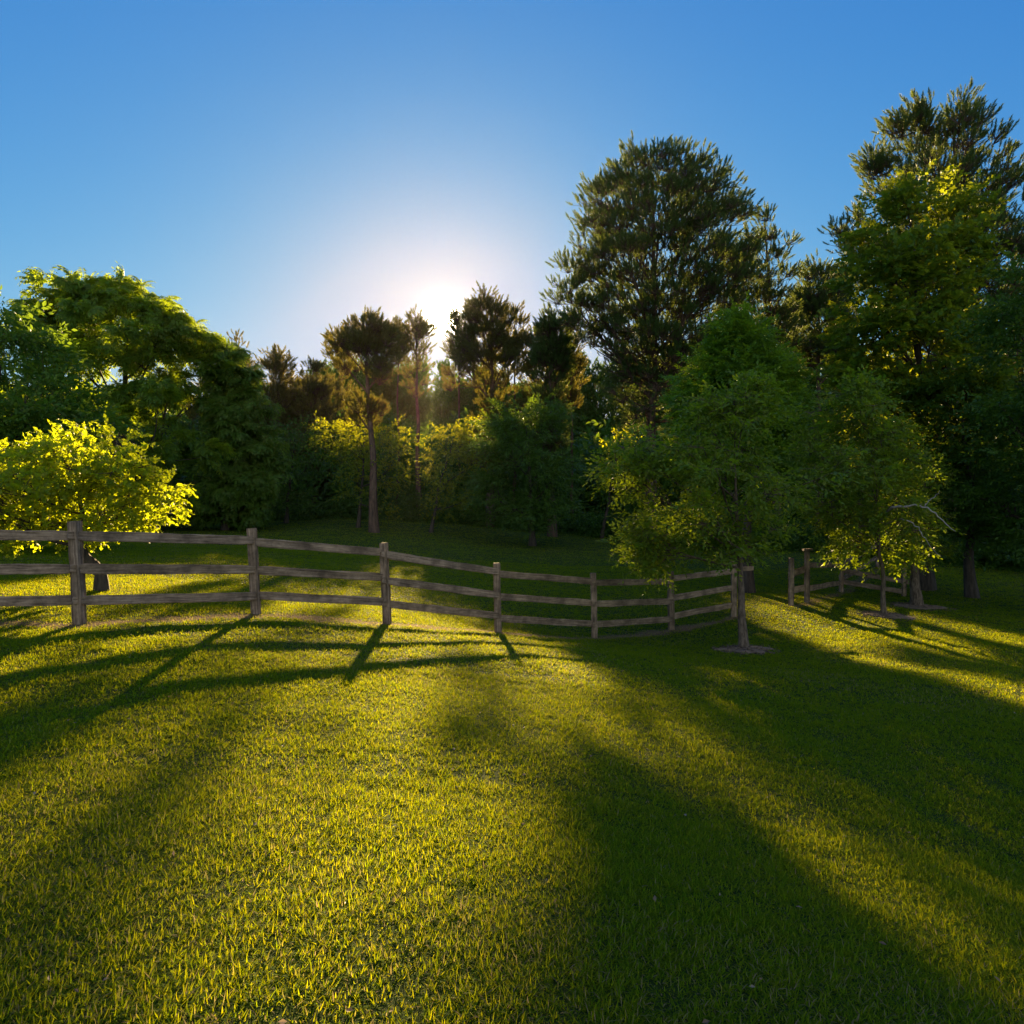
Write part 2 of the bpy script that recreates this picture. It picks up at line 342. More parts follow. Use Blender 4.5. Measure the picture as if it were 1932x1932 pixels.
# ------------------------------------------------------------------ grass
def grass():
    r = R(5); g = Geo()
    def blades(n, y0, y1, h, w, segs, spread=.86, tuft=1, lie=0.0):
        nt_ = n // tuft
        # sample uniformly over the trapezoid the camera (and a step to either side) can see
        yy = np.sqrt(r.uniform(y0 * y0, y1 * y1, nt_)); half = spread * yy + 1.4
        xx = r.uniform(-1, 1, nt_) * half
        xx = np.repeat(xx, tuft) + r.normal(0, w * 1.6, nt_ * tuft); yy = np.repeat(yy, tuft) + r.normal(0, w * 1.6, nt_ * tuft)
        ph = vnoise(xx * 6, yy * 6, 21); pl = vnoise(xx * 1.6, yy * 1.6, 22); pd = vnoise(xx * .5, yy * .5, 23)
        b = bare(xx, yy)
        mul = np.zeros(len(xx), bool)
        for mx_, my_, mr_ in mulch_xy: mul |= np.hypot(xx - mx_, yy - my_) < mr_ * .92
        keep = (r.rand(len(xx)) > b * .5) & ~mul & (r.rand(len(xx)) < .50 + .8 * ph)
        xx, yy, ph, pl, pd, b = xx[keep], yy[keep], ph[keep], pl[keep], pd[keep], b[keep]
        n = len(xx); z = ground_z(xx, yy)
        hh = h * .9 * (.55 + .35 * ph + .25 * pl) * r.uniform(.55, 1.35, n) * (1 - .35 * b)
        az = r.uniform(0, 2 * math.pi, n)
        lean = r.uniform(.25, 1.3, n); lean += (1.15 - lean) * lie; bend_k = 1 - lie; bend = r.normal(.75, .8, n) * bend_k
        hor = np.stack([np.cos(az), np.sin(az), np.zeros(n)], -1); side = np.stack([-np.sin(az + r.normal(0, .5, n)), np.cos(az + r.normal(0, .5, n)), np.zeros(n)], -1)
        ww = w * r.uniform(.6, 1.3, n)
        base = np.stack([xx, yy, z - .002], -1)
        ts = np.linspace(0, 1, segs + 1); verts = []
        pos = base.copy(); ang = lean.copy(); step = hh / segs
        for k, t in enumerate(ts):
            wk = ww * (1 - t ** 2.2) * .5 if k < segs else np.zeros(n)
            if k < segs:
                verts += [pos - side * wk[:, None], pos + side * wk[:, None]]
                pos = pos + (hor * np.sin(ang)[:, None] + np.array([0, 0, 1.]) * np.cos(ang)[:, None]) * step[:, None]
                ang = ang + bend / segs * 1.4
            else: verts += [pos]
        nv = 2 * segs + 1
        v = np.stack(verts, 1)
        t = []
        for k in range(segs - 1):
            a = 2 * k; t += [(a, a + 1, a + 3), (a, a + 3, a + 2)]
        t += [(2 * segs - 2, 2 * segs - 1, 2 * segs)]
        t = np.array(t)
        dry = np.clip((r.rand(n) < .035 + .09 * (pd > .62) + .7 * b) * r.uniform(.4, 1, n), 0, 1)
        g.add(v.reshape(-1, 3), (t[None] + (np.arange(n) * nv)[:, None, None]).reshape(-1, 3), np.repeat(dry, nv))
    # the thatch: short blades lying close over the soil
    blades(300000, 1.0, 4.4, .028, .0044, 2, tuft=3, lie=.72)
    blades(300000, 4.4, 8.0, .030, .0064, 2, tuft=3, lie=.72)
    blades(260000, 8.0, 14, .032, .0105, 1, tuft=3, lie=.72)
    blades(200000, 1.0, 2.8, .050, .0040, 4, tuft=4, lie=.22)
    blades(290000, 2.8, 4.4, .050, .0044, 4, tuft=4, lie=.22)
    blades(440000, 4.4, 8.0, .052, .0056, 3, tuft=5, lie=.2)
    blades(380000, 8.0, 14, .056, .0088, 2, tuft=4, lie=.2)
    blades(720000, 14, 26, .055, .017, 2, tuft=3, lie=.6)
    blades(400000, 26, 46, .055, .036, 1, tuft=2, lie=.9)
    m, n, l, p, out = material('grass_blade')
    ge = n.new('ShaderNodeNewGeometry'); at = n.new('ShaderNodeAttribute'); at.attribute_name = 'dry'
    cr = n.new('ShaderNodeValToRGB'); e = cr.color_ramp.elements; e.new(.5)
    e[0].color = (.034, .096, .003, 1); e[1].color = (.064, .142, .004, 1); e[2].color = (.12, .17, .010, 1)
    l.new(ge.outputs['Random Per Island'], cr.inputs[0])
    mx = n.new('ShaderNodeMix'); mx.data_type = 'RGBA'; l.new(at.outputs['Fac'], mx.inputs['Factor'])
    l.new(cr.outputs[0], mx.inputs['A']); mx.inputs['B'].default_value = (.30, .22, .11, 1)
    l.new(mx.outputs['Result'], p.inputs['Base Color'])
    p.inputs['Roughness'].default_value = .7; p.inputs['Specular IOR Level'].default_value = .06
    tr = n.new('ShaderNodeBsdfTranslucent')
    cr2 = n.new('ShaderNodeValToRGB'); e = cr2.color_ramp.elements
    e[0].color = (.34, .46, .002, 1); e[1].color = (.66, .60, .004, 1)
    l.new(ge.outputs['Random Per Island'], cr2.inputs[0])
    mx2 = n.new('ShaderNodeMix'); mx2.data_type = 'RGBA'; l.new(at.outputs['Fac'], mx2.inputs['Factor'])
    l.new(cr2.outputs[0], mx2.inputs['A']); mx2.inputs['B'].default_value = (.45, .33, .15, 1)
    l.new(mx2.outputs['Result'], tr.inputs['Color'])
    ms = n.new('ShaderNodeMixShader'); ms.inputs[0].default_value = .5
    l.new(p.outputs[0], ms.inputs[1]); l.new(tr.outputs[0], ms.inputs[2]); l.new(ms.outputs[0], out.inputs['Surface'])
    o = g.build('grass', m, attr='dry'); tag(o, 'short mown grass of the lawn, golden where the low sun reaches it', 'grass', kind='stuff')
grass()

def litter():
    r = R(9); n = 420; y = 2 + 16 * r.rand(n) ** 1.3; x = r.uniform(-1, 1, n) * (.85 * y + 1); g = Geo()
    v = np.array([(0, -.5, 0), (.28, 0, .1), (0, .5, 0), (-.28, 0, .1)]); t = np.array([(0, 1, 2), (0, 2, 3)])
    pos = np.stack([x, y, ground_z(x, y) + r.uniform(.012, .045, n)], -1)
    g.inst(v, t, pos, frames(norm(r.normal(0, 1, (n, 3)) * np.array([1, 1, .35])), np.array([0, 0, 1.]) + r.normal(0, .5, (n, 3))), r.uniform(.012, .034, n))
    m = leaf_material('dry_leaf', [(.12, .07, .03), (.22, .15, .08), (.34, .27, .17)], (.30, .2, .1), .25)
    o = g.build('fallen_leaves', m, smooth=False); tag(o, 'small dry leaves and pale clippings scattered in the grass', 'litter', kind='stuff')
litter()

# ------------------------------------------------------------------ fences
def beam(name, a, b, w, h, parent, seed, roll=0.0, taper=0.0):
    """a rough split timber from a to b: w across, h high, with worn corners; its own x axis runs along it"""
    r = R(seed); a = np.asarray(a, float); b = np.asarray(b, float); ln = np.linalg.norm(b - a)
    n = max(6, int(ln / .09)); prof = []
    c = .22
    for sx, sz in ((-1, -1), (1, -1), (1, 1), (-1, 1)):
        p1 = (sx * (1 - c * (sx == sz)), sz * (1 - c * (sx != sz))); p2 = (sx * (1 - c * (sx != sz)), sz * (1 - c * (sx == sz)))
        prof += [p1, p2]
    prof = np.array(prof) * .5
    k = len(prof); xs = np.linspace(0, ln, n + 1)
    wob = np.cumsum(r.normal(0, .0016, (n + 1, 2)), 0); wob -= np.linspace(0, 1, n + 1)[:, None] * wob[-1]
    sz = 1 + np.convolve(r.normal(0, .06, n + 5), np.ones(5) / 5, 'valid')
    sz2 = 1 + np.convolve(r.normal(0, .07, n + 5), np.ones(5) / 5, 'valid')
    lim = 1 - taper * np.clip(np.abs(xs / ln - .5) * 2 - .85, 0, .15) / .15
    v = np.zeros((n + 1, k, 3)); v[:, :, 0] = xs[:, None]
    v[:, :, 1] = prof[None, :, 0] * w * sz[:, None] + wob[:, None, 0]; v[:, :, 2] = prof[None, :, 1] * h * (sz2 * lim)[:, None] + wob[:, None, 1]
    v[:, :, 1:] += r.normal(0, .0012, (n + 1, k, 2)); v[0, :, 0] += r.normal(0, .003, k); v[-1, :, 0] += r.normal(0, .003, k)
    i = np.arange(n)[:, None] * k; j = np.arange(k)[None]; j2 = (j + 1) % k
    t = np.concatenate([np.stack([i + j, i + k + j2, i + j2], -1).reshape(-1, 3), np.stack([i + j, i + k + j, i + k + j2], -1).reshape(-1, 3)])
    vv = np.concatenate([v.reshape(-1, 3), [[0, 0, 0], [ln, 0, 0]]]); c0 = len(vv) - 2
    caps = np.concatenate([np.stack([np.arange(k), (np.arange(k) + 1) % k, np.full(k, c0)], -1), np.stack([n * k + (np.arange(k) + 1) % k, n * k + np.arange(k), np.full(k, c0 + 1)], -1)])
    g = Geo(); g.add(vv, np.concatenate([t, caps]))
    o = bpy.data.objects.new(name, g.mesh(name, smooth=False)); C.objects.link(o); o.data.materials.append(M['wood'])
    d = Vector(b - a).normalized(); up = Vector((0, 0, 1)) if abs(d.z) < .9 else Vector((0, -1, 0))
    y = up.cross(d).normalized(); z = d.cross(y)
    mw = Matrix((d, y, z)).transposed().to_4x4() @ Matrix.Rotation(roll, 4, 'X'); mw.translation = Vector(a)
    o.parent = parent; o.matrix_local = Matrix.Translation(-parent.location) @ mw
    return o

def foot(px, py, d):
    x = (px - CX) / F * d; return np.array([x, d, gz(x, d)])
RAILS = [  # centre row of top, middle and bottom rail at the left and the right post of each bay
    ((1009, 1011), (1077, 1074), (1140, 1133)), ((1010.5, 1019.5), (1072, 1074), (1132.5, 1124.5)), ((1022, 1042.5), (1076, 1090), (1123.5, 1136)),
    ((1046, 1078), (1095, 1122), (1139, 1161)), ((1082.5, 1097), (1126, 1138), (1167.5, 1177)), ((1099, 1096.5), (1139, 1134), (1177.5, 1168)),
    ((1092, 1078), (1129, 1108.5), (1163.5, 1141))]
def main_fence():
    f0 = foot(*POSTS[4][:3])
    root = empty('split_rail_fence', f0, 'long weathered three-rail wooden fence curving across the lawn from the left edge', 'fence')
    pts = []
    for i, (bx, by, d, tx, ty) in enumerate(POSTS):
        b = foot(bx, by, d); t = W(tx, ty, d + .02); pts.append((b, t))
        beam('post', b - np.array([0, 0, .12]), t, .118, .118, root, 100 + i, roll=.1 * (-1) ** i)
    for i, rows in enumerate(RAILS):
        d0, d1 = POSTS[i][2], POSTS[i + 1][2]
        for k, (ya, yb) in enumerate(rows):
            def at(j, row, d):
                b, t = pts[j]; z = EYE + (HY - row) / F * d; s = (z - b[2]) / (t[2] - b[2])
                return np.array([b[0] + s * (t[0] - b[0]), d, z])
            off = np.array([0, -.028 if i % 2 else .024, 0])
            a, b = at(i, ya, d0) + off, at(i + 1, yb, d1) + off
            e = norm(b - a) * .055
            beam('rail', a - e, b + e, .052, .118, root, 200 + i * 3 + k, roll=R(i * 7 + k).uniform(-.12, .12), taper=.25)
    a = pts[7][0] + np.array([0, .03, pts[7][1][2] - pts[7][0][2] - .17]); beam('rail', a, a + np.array([.55, .32, .0]), .05, .1, root, 333)
main_fence()
def back_fence():
    P = {'a': foot(1492, 1142, 17.2), 'b': foot(1522, 1137, 17.6), 'c': foot(1587, 1117, 21), 'd': foot(1655, 1090, 26), 'e': foot(1705, 1104, 20.2)}
    root = empty('corner_fence', P['b'], 'old two-rail corner fence beyond the young trees, with an angled gate post', 'fence')
    H = {'a': 1.14, 'b': 1.27, 'c': 1.05, 'd': 1.05, 'e': 1.0}
    for i, (k, b) in enumerate(P.items()):
        beam('post', b - np.array([0, 0, .1]), b + np.array([.01, 0, H[k]]), .11, .11, root, 400 + i)
    cap = P['b'] + np.array([.01, 0, H['b']]); beam('post_cap', cap + np.array([-.1, 0, .02]), cap + np.array([.12, 0, .035]), .15, .05, root, 450)
    for i, (s, e, h0, h1) in enumerate((('a', 'b', .74, .83), ('a', 'b', .35, .37), ('b', 'c', .92, .80), ('b', 'c', .33, .28), ('c', 'd', .78, .80), ('c', 'd', .36, .36), ('c', 'e', .64, .42), ('c', 'e', .32, .12))):
        a = P[s] + np.array([0, .02, h0]); b = P[e] + np.array([0, .02, h1]); x = norm(b - a) * .05
        beam('rail', a - x, b + x * (7 if e == 'e' and h1 > .2 else 1), .06, .13 if s != 'a' else .15, root, 460 + i, taper=.2)
back_fence()

# ------------------------------------------------------------------ mulch rings
def mulch(px, py, d, rad, label, seed):
    r = R(seed); g = Geo(); x0 = (px - CX) / F * d; n1, n2 = 7, 28
    rr = np.linspace(0, 1, n1)[:, None] * (1 + .26 * np.interp(np.arange(n2) / n2 * 12, np.arange(13), np.append(r.normal(size=12), 0))[None])
    a = np.arange(n2) / n2 * 2 * math.pi
    X = x0 + rad * rr * np.cos(a)[None]; Y = d + rad * rr * np.sin(a)[None]
    Z = ground_z(X, Y) + .055 * (1 - np.linspace(0, 1, n1)[:, None] ** 2) + r.normal(0, .008, X.shape) + .006; Z[-1] -= .04
    v = np.stack([X, Y, Z], -1).reshape(-1, 3); i = np.arange(n1 - 1)[:, None] * n2; j = np.arange(n2)[None]; j2 = (j + 1) % n2
    g.add(v, np.concatenate([np.stack([i + j, i + n2 + j, i + n2 + j2], -1).reshape(-1, 3), np.stack([i + j, i + n2 + j2, i + j2], -1).reshape(-1, 3)]))
    n = 420; q = np.sqrt(r.rand(n)) * rad * 1.4; t = r.uniform(0, 2 * math.pi, n); px_, py_ = x0 + q * np.cos(t), d + q * np.sin(t)
    pos = np.stack([px_, py_, ground_z(px_, py_) + .06 * (1 - (q / rad) ** 2).clip(0) + .012], -1)
    cv = np.array([[-.5, -.5, -.2], [.5, -.5, -.2], [.4, .5, -.2], [-.4, .5, -.2], [-.4, -.4, .3], [.4, -.4, .3], [.3, .4, .3], [-.3, .4, .3]])
    ct = np.array([[0, 1, 5], [0, 5, 4], [1, 2, 6], [1, 6, 5], [2, 3, 7], [2, 7, 6], [3, 0, 4], [3, 4, 7], [4, 5, 6], [4, 6, 7]])
    g.inst(cv, ct, pos, frames(rand_dir(r, n) * np.array([1, 1, .35]), np.array([0, 0, 1.]) + r.normal(0, .3, (n, 3))), np.stack([r.uniform(.008, .02, n), r.uniform(.03, .09, n), r.uniform(.006, .014, n)], -1))
    m = bpy.data.materials.get('bark_mulch')
    if not m:
        m, nn, l, p, out = material('bark_mulch'); ge = nn.new('ShaderNodeNewGeometry'); cr = nn.new('ShaderNodeValToRGB')
        cr.color_ramp.elements[0].color = (.035, .022, .014, 1); cr.color_ramp.elements[1].color = (.17, .115, .075, 1)
        l.new(ge.outputs['Random Per Island'], cr.inputs[0]); l.new(cr.outputs[0], p.inputs['Base Color']); p.inputs['Roughness'].default_value = .95
    o = g.build('mulch_bed', m, loc=(x0, d, gz(x0, d)), smooth=False); tag(o, label, 'mulch', 'mulch beds under the young trees')
mulch(1405, 1226, 12.6, .42, 'ragged ring of bark mulch round the pale trunk of the nearest young tree', 1)
mulch(1668, 1162, 16, .5, 'thin ring of mulch round the slender sapling trunk beside the corner fence', 2)
mulch(1730, 1146, 18, .62, 'ring of mulch round the thick short trunk right of the corner fence', 3)

# ------------------------------------------------------------------ leaf templates
def leaf(kind):
    if kind == 'oval':   # folded along its midrib, tip drooping
        v = [(0, 0, 0), (-.26, .38, .05), (.26, .38, .05), (0, .5, -.02), (-.16, .75, .0), (.16, .75, .0), (0, 1, -.14)]
        t = [(0, 3, 1), (0, 2, 3), (1, 3, 4), (3, 2, 5), (4, 3, 6), (3, 5, 6)]
    elif kind == 'heart':
        v = [(0, 0, 0), (-.34, -.10, .05), (-.52, .22, .08), (-.32, .62, -.02), (0, 1.0, -.28), (.32, .62, -.02), (.52, .22, .08), (.34, -.10, .05), (0, .45, -.06)]
        t = [(0, 8, 1), (1, 8, 2), (2, 8, 3), (3, 8, 4), (4, 8, 5), (5, 8, 6), (6, 8, 7), (7, 8, 0)]
    elif kind == 'lobed':
        v = [(0, 0, 0), (-.5, .25, .06), (-.3, .55, .02), (-.42, .85, -.04), (0, .8, -.06), (.42, .85, -.04), (.3, .55, .02), (.5, .25, .06), (0, .4, -.03)]
        t = [(0, 8, 1), (1, 8, 2), (2, 8, 3), (3, 8, 4), (4, 8, 5), (5, 8, 6), (6, 8, 7), (7, 8, 0)]
    elif kind == 'dart':  # leaflet
        v = [(0, 0, 0), (-.17, .42, .03), (.17, .42, .03), (0, 1, -.08)]; t = [(0, 2, 1), (1, 2, 3)]
    return np.array(v, float), np.array(t)
def spray(kind, n, length, size, seed, droop=.25, spread=60, jitter=.35, planar=True, taper=.3):
    """a leafy twig along +y: n leaves set alternately, template for a whole spray"""
    r = R(seed); g = Geo(); lv, lt = leaf(kind)
    t = (np.arange(n) + .6) / n; y = t * length; z = -droop * t ** 2 * length
    pos = np.stack([r.normal(0, .01, n) * length, y, z], -1)
    s = np.where(np.arange(n) % 2 == 0, 1, -1); a = np.radians(spread) * (1 - .6 * t ** 3) * s + r.normal(0, jitter * .6, n)
    if n % 2: a[-1] = 0
    el = r.normal(-.15, jitter, n)
    d = np.stack([np.sin(a) * np.cos(el), np.cos(a) * np.cos(el), np.sin(el)], -1)
    up = np.array([[0, 0, 1.]]) + r.normal(0, jitter if planar else 1.0, (n, 3))
    g.inst(lv, lt, pos, frames(d, up), size * r.uniform(.7, 1.15, n) * (1 - taper * t))
    return np.concatenate(g.v).astype(float), np.concatenate(g.t)
def frond_rosette(n_frond, length, pairs, lsize, seed):
    """a twig end with a fan of feather-shaped leaves that arch and droop"""
    r = R(seed); g = Geo(); lv, lt = leaf('dart')
    for k in range(n_frond):
        az = r.uniform(-1.7, 1.7); el0 = r.uniform(.0, .7); ln = length * r.uniform(.7, 1.15)
        m = pairs * 2 + 1; t = (np.arange(m) // 2 + 1) / (pairs + 1); t[-1] = 1
        ang = el0 - 1.25 * t
        hor = np.cumsum(np.cos(el0 - 1.25 * np.linspace(0, 1, 40))) / 40; ver = np.cumsum(np.sin(el0 - 1.25 * np.linspace(0, 1, 40))) / 40
        idx = np.clip((t * 39).astype(int), 0, 39)
        fw = np.array([math.sin(az), math.cos(az), 0.]); sd = np.array([math.cos(az), -math.sin(az), 0.])
        pos = (hor[idx][:, None] * fw + ver[idx][:, None] * np.array([0, 0, 1.])) * ln
        s = np.where(np.arange(m) % 2 == 0, 1., -1.); s[-1] = 0
        tg = np.cos(ang)[:, None] * fw + np.sin(ang)[:, None] * np.array([0, 0, 1.])
        d = norm(tg * .55 + s[:, None] * sd * 1.0 + np.array([0, 0, -.25]) + r.normal(0, .12, (m, 3)))
        nrm = -np.sin(ang)[:, None] * fw + np.cos(ang)[:, None] * np.array([0, 0, 1.])
        g.inst(lv, lt, pos, frames(d, nrm + r.normal(0, .2, (m, 3))), np.full(m, lsize) * (1.05 - .45 * np.abs(t - .5)) * r.uniform(.85, 1.15, m))
    return np.concatenate(g.v).astype(float), np.concatenate(g.t)
def tuft(n, length, nl, nw, seed, spread=.75):
    """a pine shoot: needles pointing forward and out, all along a short stem"""
    r = R(seed); t = r.rand(n) ** .8; a = r.uniform(0, 2 * math.pi, n)
    el = spread * (1.15 - .75 * t) + r.normal(0, .12, n)
    rad = np.stack([np.cos(a), np.zeros(n), np.sin(a)], -1); d = rad * np.sin(el)[:, None] + np.array([0, 1., 0]) * np.cos(el)[:, None]
    p = np.stack([np.zeros(n), t * length, np.zeros(n)], -1); side = norm(np.cross(d, rand_dir(r, n)))
    l = nl * r.uniform(.7, 1.1, n) * (1 - .35 * t)
    v = np.stack([p - side * nw * .5, p + side * nw * .5, p + d * l[:, None]], 1).reshape(-1, 3)
    return v, np.arange(n * 3).reshape(-1, 3)

T = {}
T['young'] = [spray('oval', 9, .34, .10, s, .35, 62, .4) for s in range(4)]
T['redbud'] = [spray('heart', 8, .36, .135, s, .45, 70, .6) for s in range(4)]
T['maple'] = [spray('lobed', 9, .55, .19, s, .3, 65, .42) for s in range(4)]
T['broad'] = [spray('oval', 9, .60, .20, s, .3, 60, .42) for s in range(4)]
T['under'] = [spray('oval', 8, .70, .22, s, .3, 60, .5) for s in range(4)]
T['feather'] = [spray('dart', 20, .46, .15, s, .30, 50, .35) for s in range(4)]
T['hemlock'] = [spray('dart', 18, .80, .22, s, .35, 55, .3) for s in range(4)]
T['walnut'] = [frond_rosette(6, .62, 7, .17, s) for s in range(4)]
T['tuft'] = [tuft(84, .52, .27, .026, s) for s in range(4)]
T['tuft_far'] = [tuft(60, .58, .30, .038, s) for s in range(4)]
T['mass'] = [spray('oval', 7, 1.3, .60, s, .3, 60, .6, taper=.1) for s in range(4)]

T['tuft_mass'] = [tuft(26, .75, .42, .09, s) for s in range(4)]

# ------------------------------------------------------------------ trees
def in_profile(prof, d, n, r, shell=.55, depth=.85, jag=.14):
    """n points inside the crown whose outline (rows: y, x left, x right in the picture) stands at distance d"""
    prof = np.array(prof, float); ys = np.linspace(prof[0, 0], prof[-1, 0], 200)
    xl = np.interp(ys, prof[:, 0], prof[:, 1]); xr = np.interp(ys, prof[:, 0], prof[:, 2]); w = np.maximum(xr - xl, 2)
    # area-weighted rows, a little more towards the top
    wt = w ** 1.35; cdf = np.cumsum(wt) / wt.sum()
    y = np.interp(r.rand(n), cdf, ys) + r.uniform(-1, 1, n) * (ys[1] - ys[0])
    y = np.clip(y, ys[0], ys[-1])
    l = np.interp(y, prof[:, 0], prof[:, 1]); rr_ = np.interp(y, prof[:, 0], prof[:, 2])
    a = r.uniform(0, 2 * math.pi, n); u = r.rand(n) ** shell
    ph = r.uniform(0, 6.28, 4)
    bump = 1 - jag * (.5 + .5 * np.sin(3 * a + ph[0] + y * .05) * np.sin(y * .045 + ph[1] + a))
    rad = (rr_ - l) * .5 * u * bump
    x = (l + rr_) * .5 + rad * np.cos(a)
    wx = (x - CX) / F * d; wz = EYE + (HY - y) / F * d; wy = d + rad / F * d * np.sin(a) * depth
    axis = np.stack([((l + rr_) * .5 - CX) / F * d, np.full(n, d), wz], -1)
    return np.stack([wx, wy, wz], -1), axis

def bez(a, b, c, n):
    t = np.linspace(0, 1, n)[:, None]; return (1 - t) ** 2 * a + 2 * t * (1 - t) * b + t * t * c

def skeleton(g, base, top, trunk_r, clumps, r, n_limb, low=.25, rise=.6, sides=8, branch_r=.35, wobble=.03, flare=1.35):
    """trunk from base to top, limbs fanning from it and a branch to every clump"""
    H = top[2] - base[2]; k = 14; t = np.linspace(0, 1, k)
    wob = np.stack([np.convolve(r.normal(0, 1, k + 4), np.ones(5) / 5, 'valid') * wobble * H, np.convolve(r.normal(0, 1, k + 4), np.ones(5) / 5, 'valid') * wobble * H, np.zeros(k)], -1) * np.minimum(t * 3, 1)[:, None] * (1 - t[:, None] * .6)
    tr = base + (top - base) * t[:, None] + wob
    rad = trunk_r * (1 - .86 * t ** .85) * (1 + (flare - 1) * np.exp(-t * H / (trunk_r * 3.0)))
    p0 = tr.copy(); p0[0, 2] -= .12
    tube(g, p0, rad, sides)
    if n_limb == 0: return tr
    n_limb = min(n_limb, len(clumps))
    seeds = clumps[r.choice(len(clumps), n_limb, replace=False)]
    for _ in range(3):
        own = np.argmin(((clumps[:, None] - seeds[None]) ** 2).sum(-1), 1)
        seeds = np.array([clumps[own == i].mean(0) if np.any(own == i) else seeds[i] for i in range(n_limb)])
    for i, sd in enumerate(seeds):
        hd = np.hypot(*(sd[:2] - np.interp(sd[2], tr[:, 2], np.arange(k)).repeat(2) * 0 - tr[min(k - 1, int(np.clip((sd[2] - base[2]) / H, 0, 1) * (k - 1))), :2]))
        zz = np.clip(sd[2] - rise * hd - .05 * H, base[2] + low * H, base[2] + .95 * H)
        tt = (zz - base[2]) / H; a = np.array([np.interp(tt, t, tr[:, q]) for q in range(3)])
        ra = float(np.interp(tt, t, rad)) * .55
        mid = (a + sd) * .5 + np.array([0, 0, -.12 * hd]) + r.normal(0, .05 * hd + .01, 3)
        pl = bez(a, mid, sd, 9); rl = np.linspace(ra, max(ra * .3, .012), 9)
        tube(g, pl, rl, 5)
        for c in clumps[own == i]:
            dd = ((pl[2:] - c) ** 2).sum(-1); j = max(1, min(7, int(np.argmin(dd)) + 2 - r.randint(1, 4)))
            s = pl[j]; m2 = (s + c) * .5 + r.normal(0, .07 * np.linalg.norm(c - s) + .005, 3)
            tube(g, bez(s, m2, c, 5), np.linspace(rl[j] * .6, max(.006, rl[j] * branch_r * .4), 5), 4)
    return tr

def broad_tree(name, label, cat, d, base, profs, trunk_r, temps, mat, bark, seed, n_limb=12, clump_r=.55, flat=.6, sprays=26, scale=1., shell=.5,
               depth=.85, group=None, low=.25, rise=.6, out_w=.8, up_w=.25, twig=False, top=None, wobble=.03, jag=.14, vary=.25, parts=()):
    """profs: list of (outline rows, number of clumps)"""
    r = R(seed); b = foot(*base)
    pts, ax = [], []
    for prof, n in profs:
        p, a = in_profile(prof, d, n, r, shell, depth, jag); pts.append(p); ax.append(a)
    c = np.concatenate(pts); axis = np.concatenate(ax)
    root = empty(name, b, label, cat, group)
    tp = np.array([axis[:, 0].mean(), d, np.percentile(c[:, 2], 88)]) if top is None else np.array(W(top[0], top[1], d))
    tg = Geo(); skeleton(tg, b, tp, trunk_r, c, r, n_limb, low, rise, wobble=wobble)
    # sprays round every clump
    n = len(c) * sprays; idx = np.repeat(np.arange(len(c)), sprays); cr_ = clump_r * r.uniform(1 - vary, 1 + vary, len(c))
    off = rand_dir(r, n) * np.array([1, 1, flat]); q = r.rand(n) ** .5
    outv = c - axis; outv[:, 2] *= .3; outv = norm(outv + 1e-6)
    pos = c[idx] + off * (cr_[idx] * q)[:, None]
    ddir = norm(off * .7 + outv[idx] * out_w + np.array([0, 0, up_w]) + r.normal(0, .35, (n, 3)))
    rot = frames(ddir, np.array([0, 0, .8]) + outv[idx] * .45 + r.normal(0, .28, (n, 3)))
    sc = scale * r.uniform(.75, 1.2, n)
    lg = Geo(); which = r.randint(0, len(temps), n)
    for k, (tv, tt) in enumerate(temps):
        s = which == k; lg.inst(tv, tt, pos[s], rot[s], sc[s])
    if twig:
        q3 = r.rand(n) < .4; twigs(tg, c[idx][q3], pos[q3], .006, .003); twigs(tg, pos[q3], pos[q3] + ddir[q3] * (.26 * sc[q3])[:, None], .003, .0015)
    t = tg.build('trunk', M[bark], root, b); cr = lg.build('crown', M[mat], root, b, smooth=False)
    return root, b

def pine_tree(name, label, d, base, profs, trunk_r, seed, temps='tuft', mat='needle', tufts=7, clump_r=.55, scale=1., shell=.5, depth=.85, group=None,
              n_limb=16, low=.35, rise=.75, up=1.0, top=None, jag=.16, vary=.3, wobble=.012):
    r = R(seed); b = foot(*base); pts, ax, ups = [], [], []
    for pr in profs:
        p, a = in_profile(pr[0], d, pr[1], r, shell, depth, jag); pts.append(p); ax.append(a); ups.append(np.full(len(p), pr[2] if len(pr) > 2 else up))
    c = np.concatenate(pts); axis = np.concatenate(ax); upw = np.concatenate(ups)
    root = empty(name, b, label, 'pine tree', group)
    tp = np.array([axis[:, 0].mean(), d, c[:, 2].max() - .3]) if top is None else np.array(W(top[0], top[1], d))
    tg = Geo(); skeleton(tg, b, tp, trunk_r, c, r, n_limb, low, rise, wobble=wobble, flare=1.25)
    n = len(c) * tufts; idx = np.repeat(np.arange(len(c)), tufts)
    outv = c - axis; outv[:, 2] *= .2; hd = np.linalg.norm(outv[:, :2], axis=1); outv = norm(outv + 1e-6)
    off = rand_dir(r, n) * np.array([1, 1, .55]); q = r.rand(n) ** .5
    pos = c[idx] + off * (clump_r * r.uniform(1 - vary, 1 + vary, len(c))[idx] * q)[:, None]
    ddir = norm(np.array([0, 0, 1.]) * upw[idx][:, None] + outv[idx] * .45 + off * .5 + r.normal(0, .26, (n, 3)))
    rot = frames(ddir, rand_dir(r, n)); sc = scale * r.uniform(.65, 1.25, n)
    lg = Geo(); which = r.randint(0, 4, n)
    for k, (tv, tt) in enumerate(T[temps]):
        s = which == k; lg.inst(tv, tt, pos[s], rot[s], sc[s])
    twigs(tg, c[idx] - outv[idx] * .15 - np.array([0, 0, .2]), pos, .022 * scale, .014 * scale)
    twigs(tg, pos, pos + ddir * (.4 * sc)[:, None], .014 * scale, .006)
    tg.build('trunk', M['bark_pine'], root, b); lg.build('crown', M[mat], root, b, smooth=False)
    return root

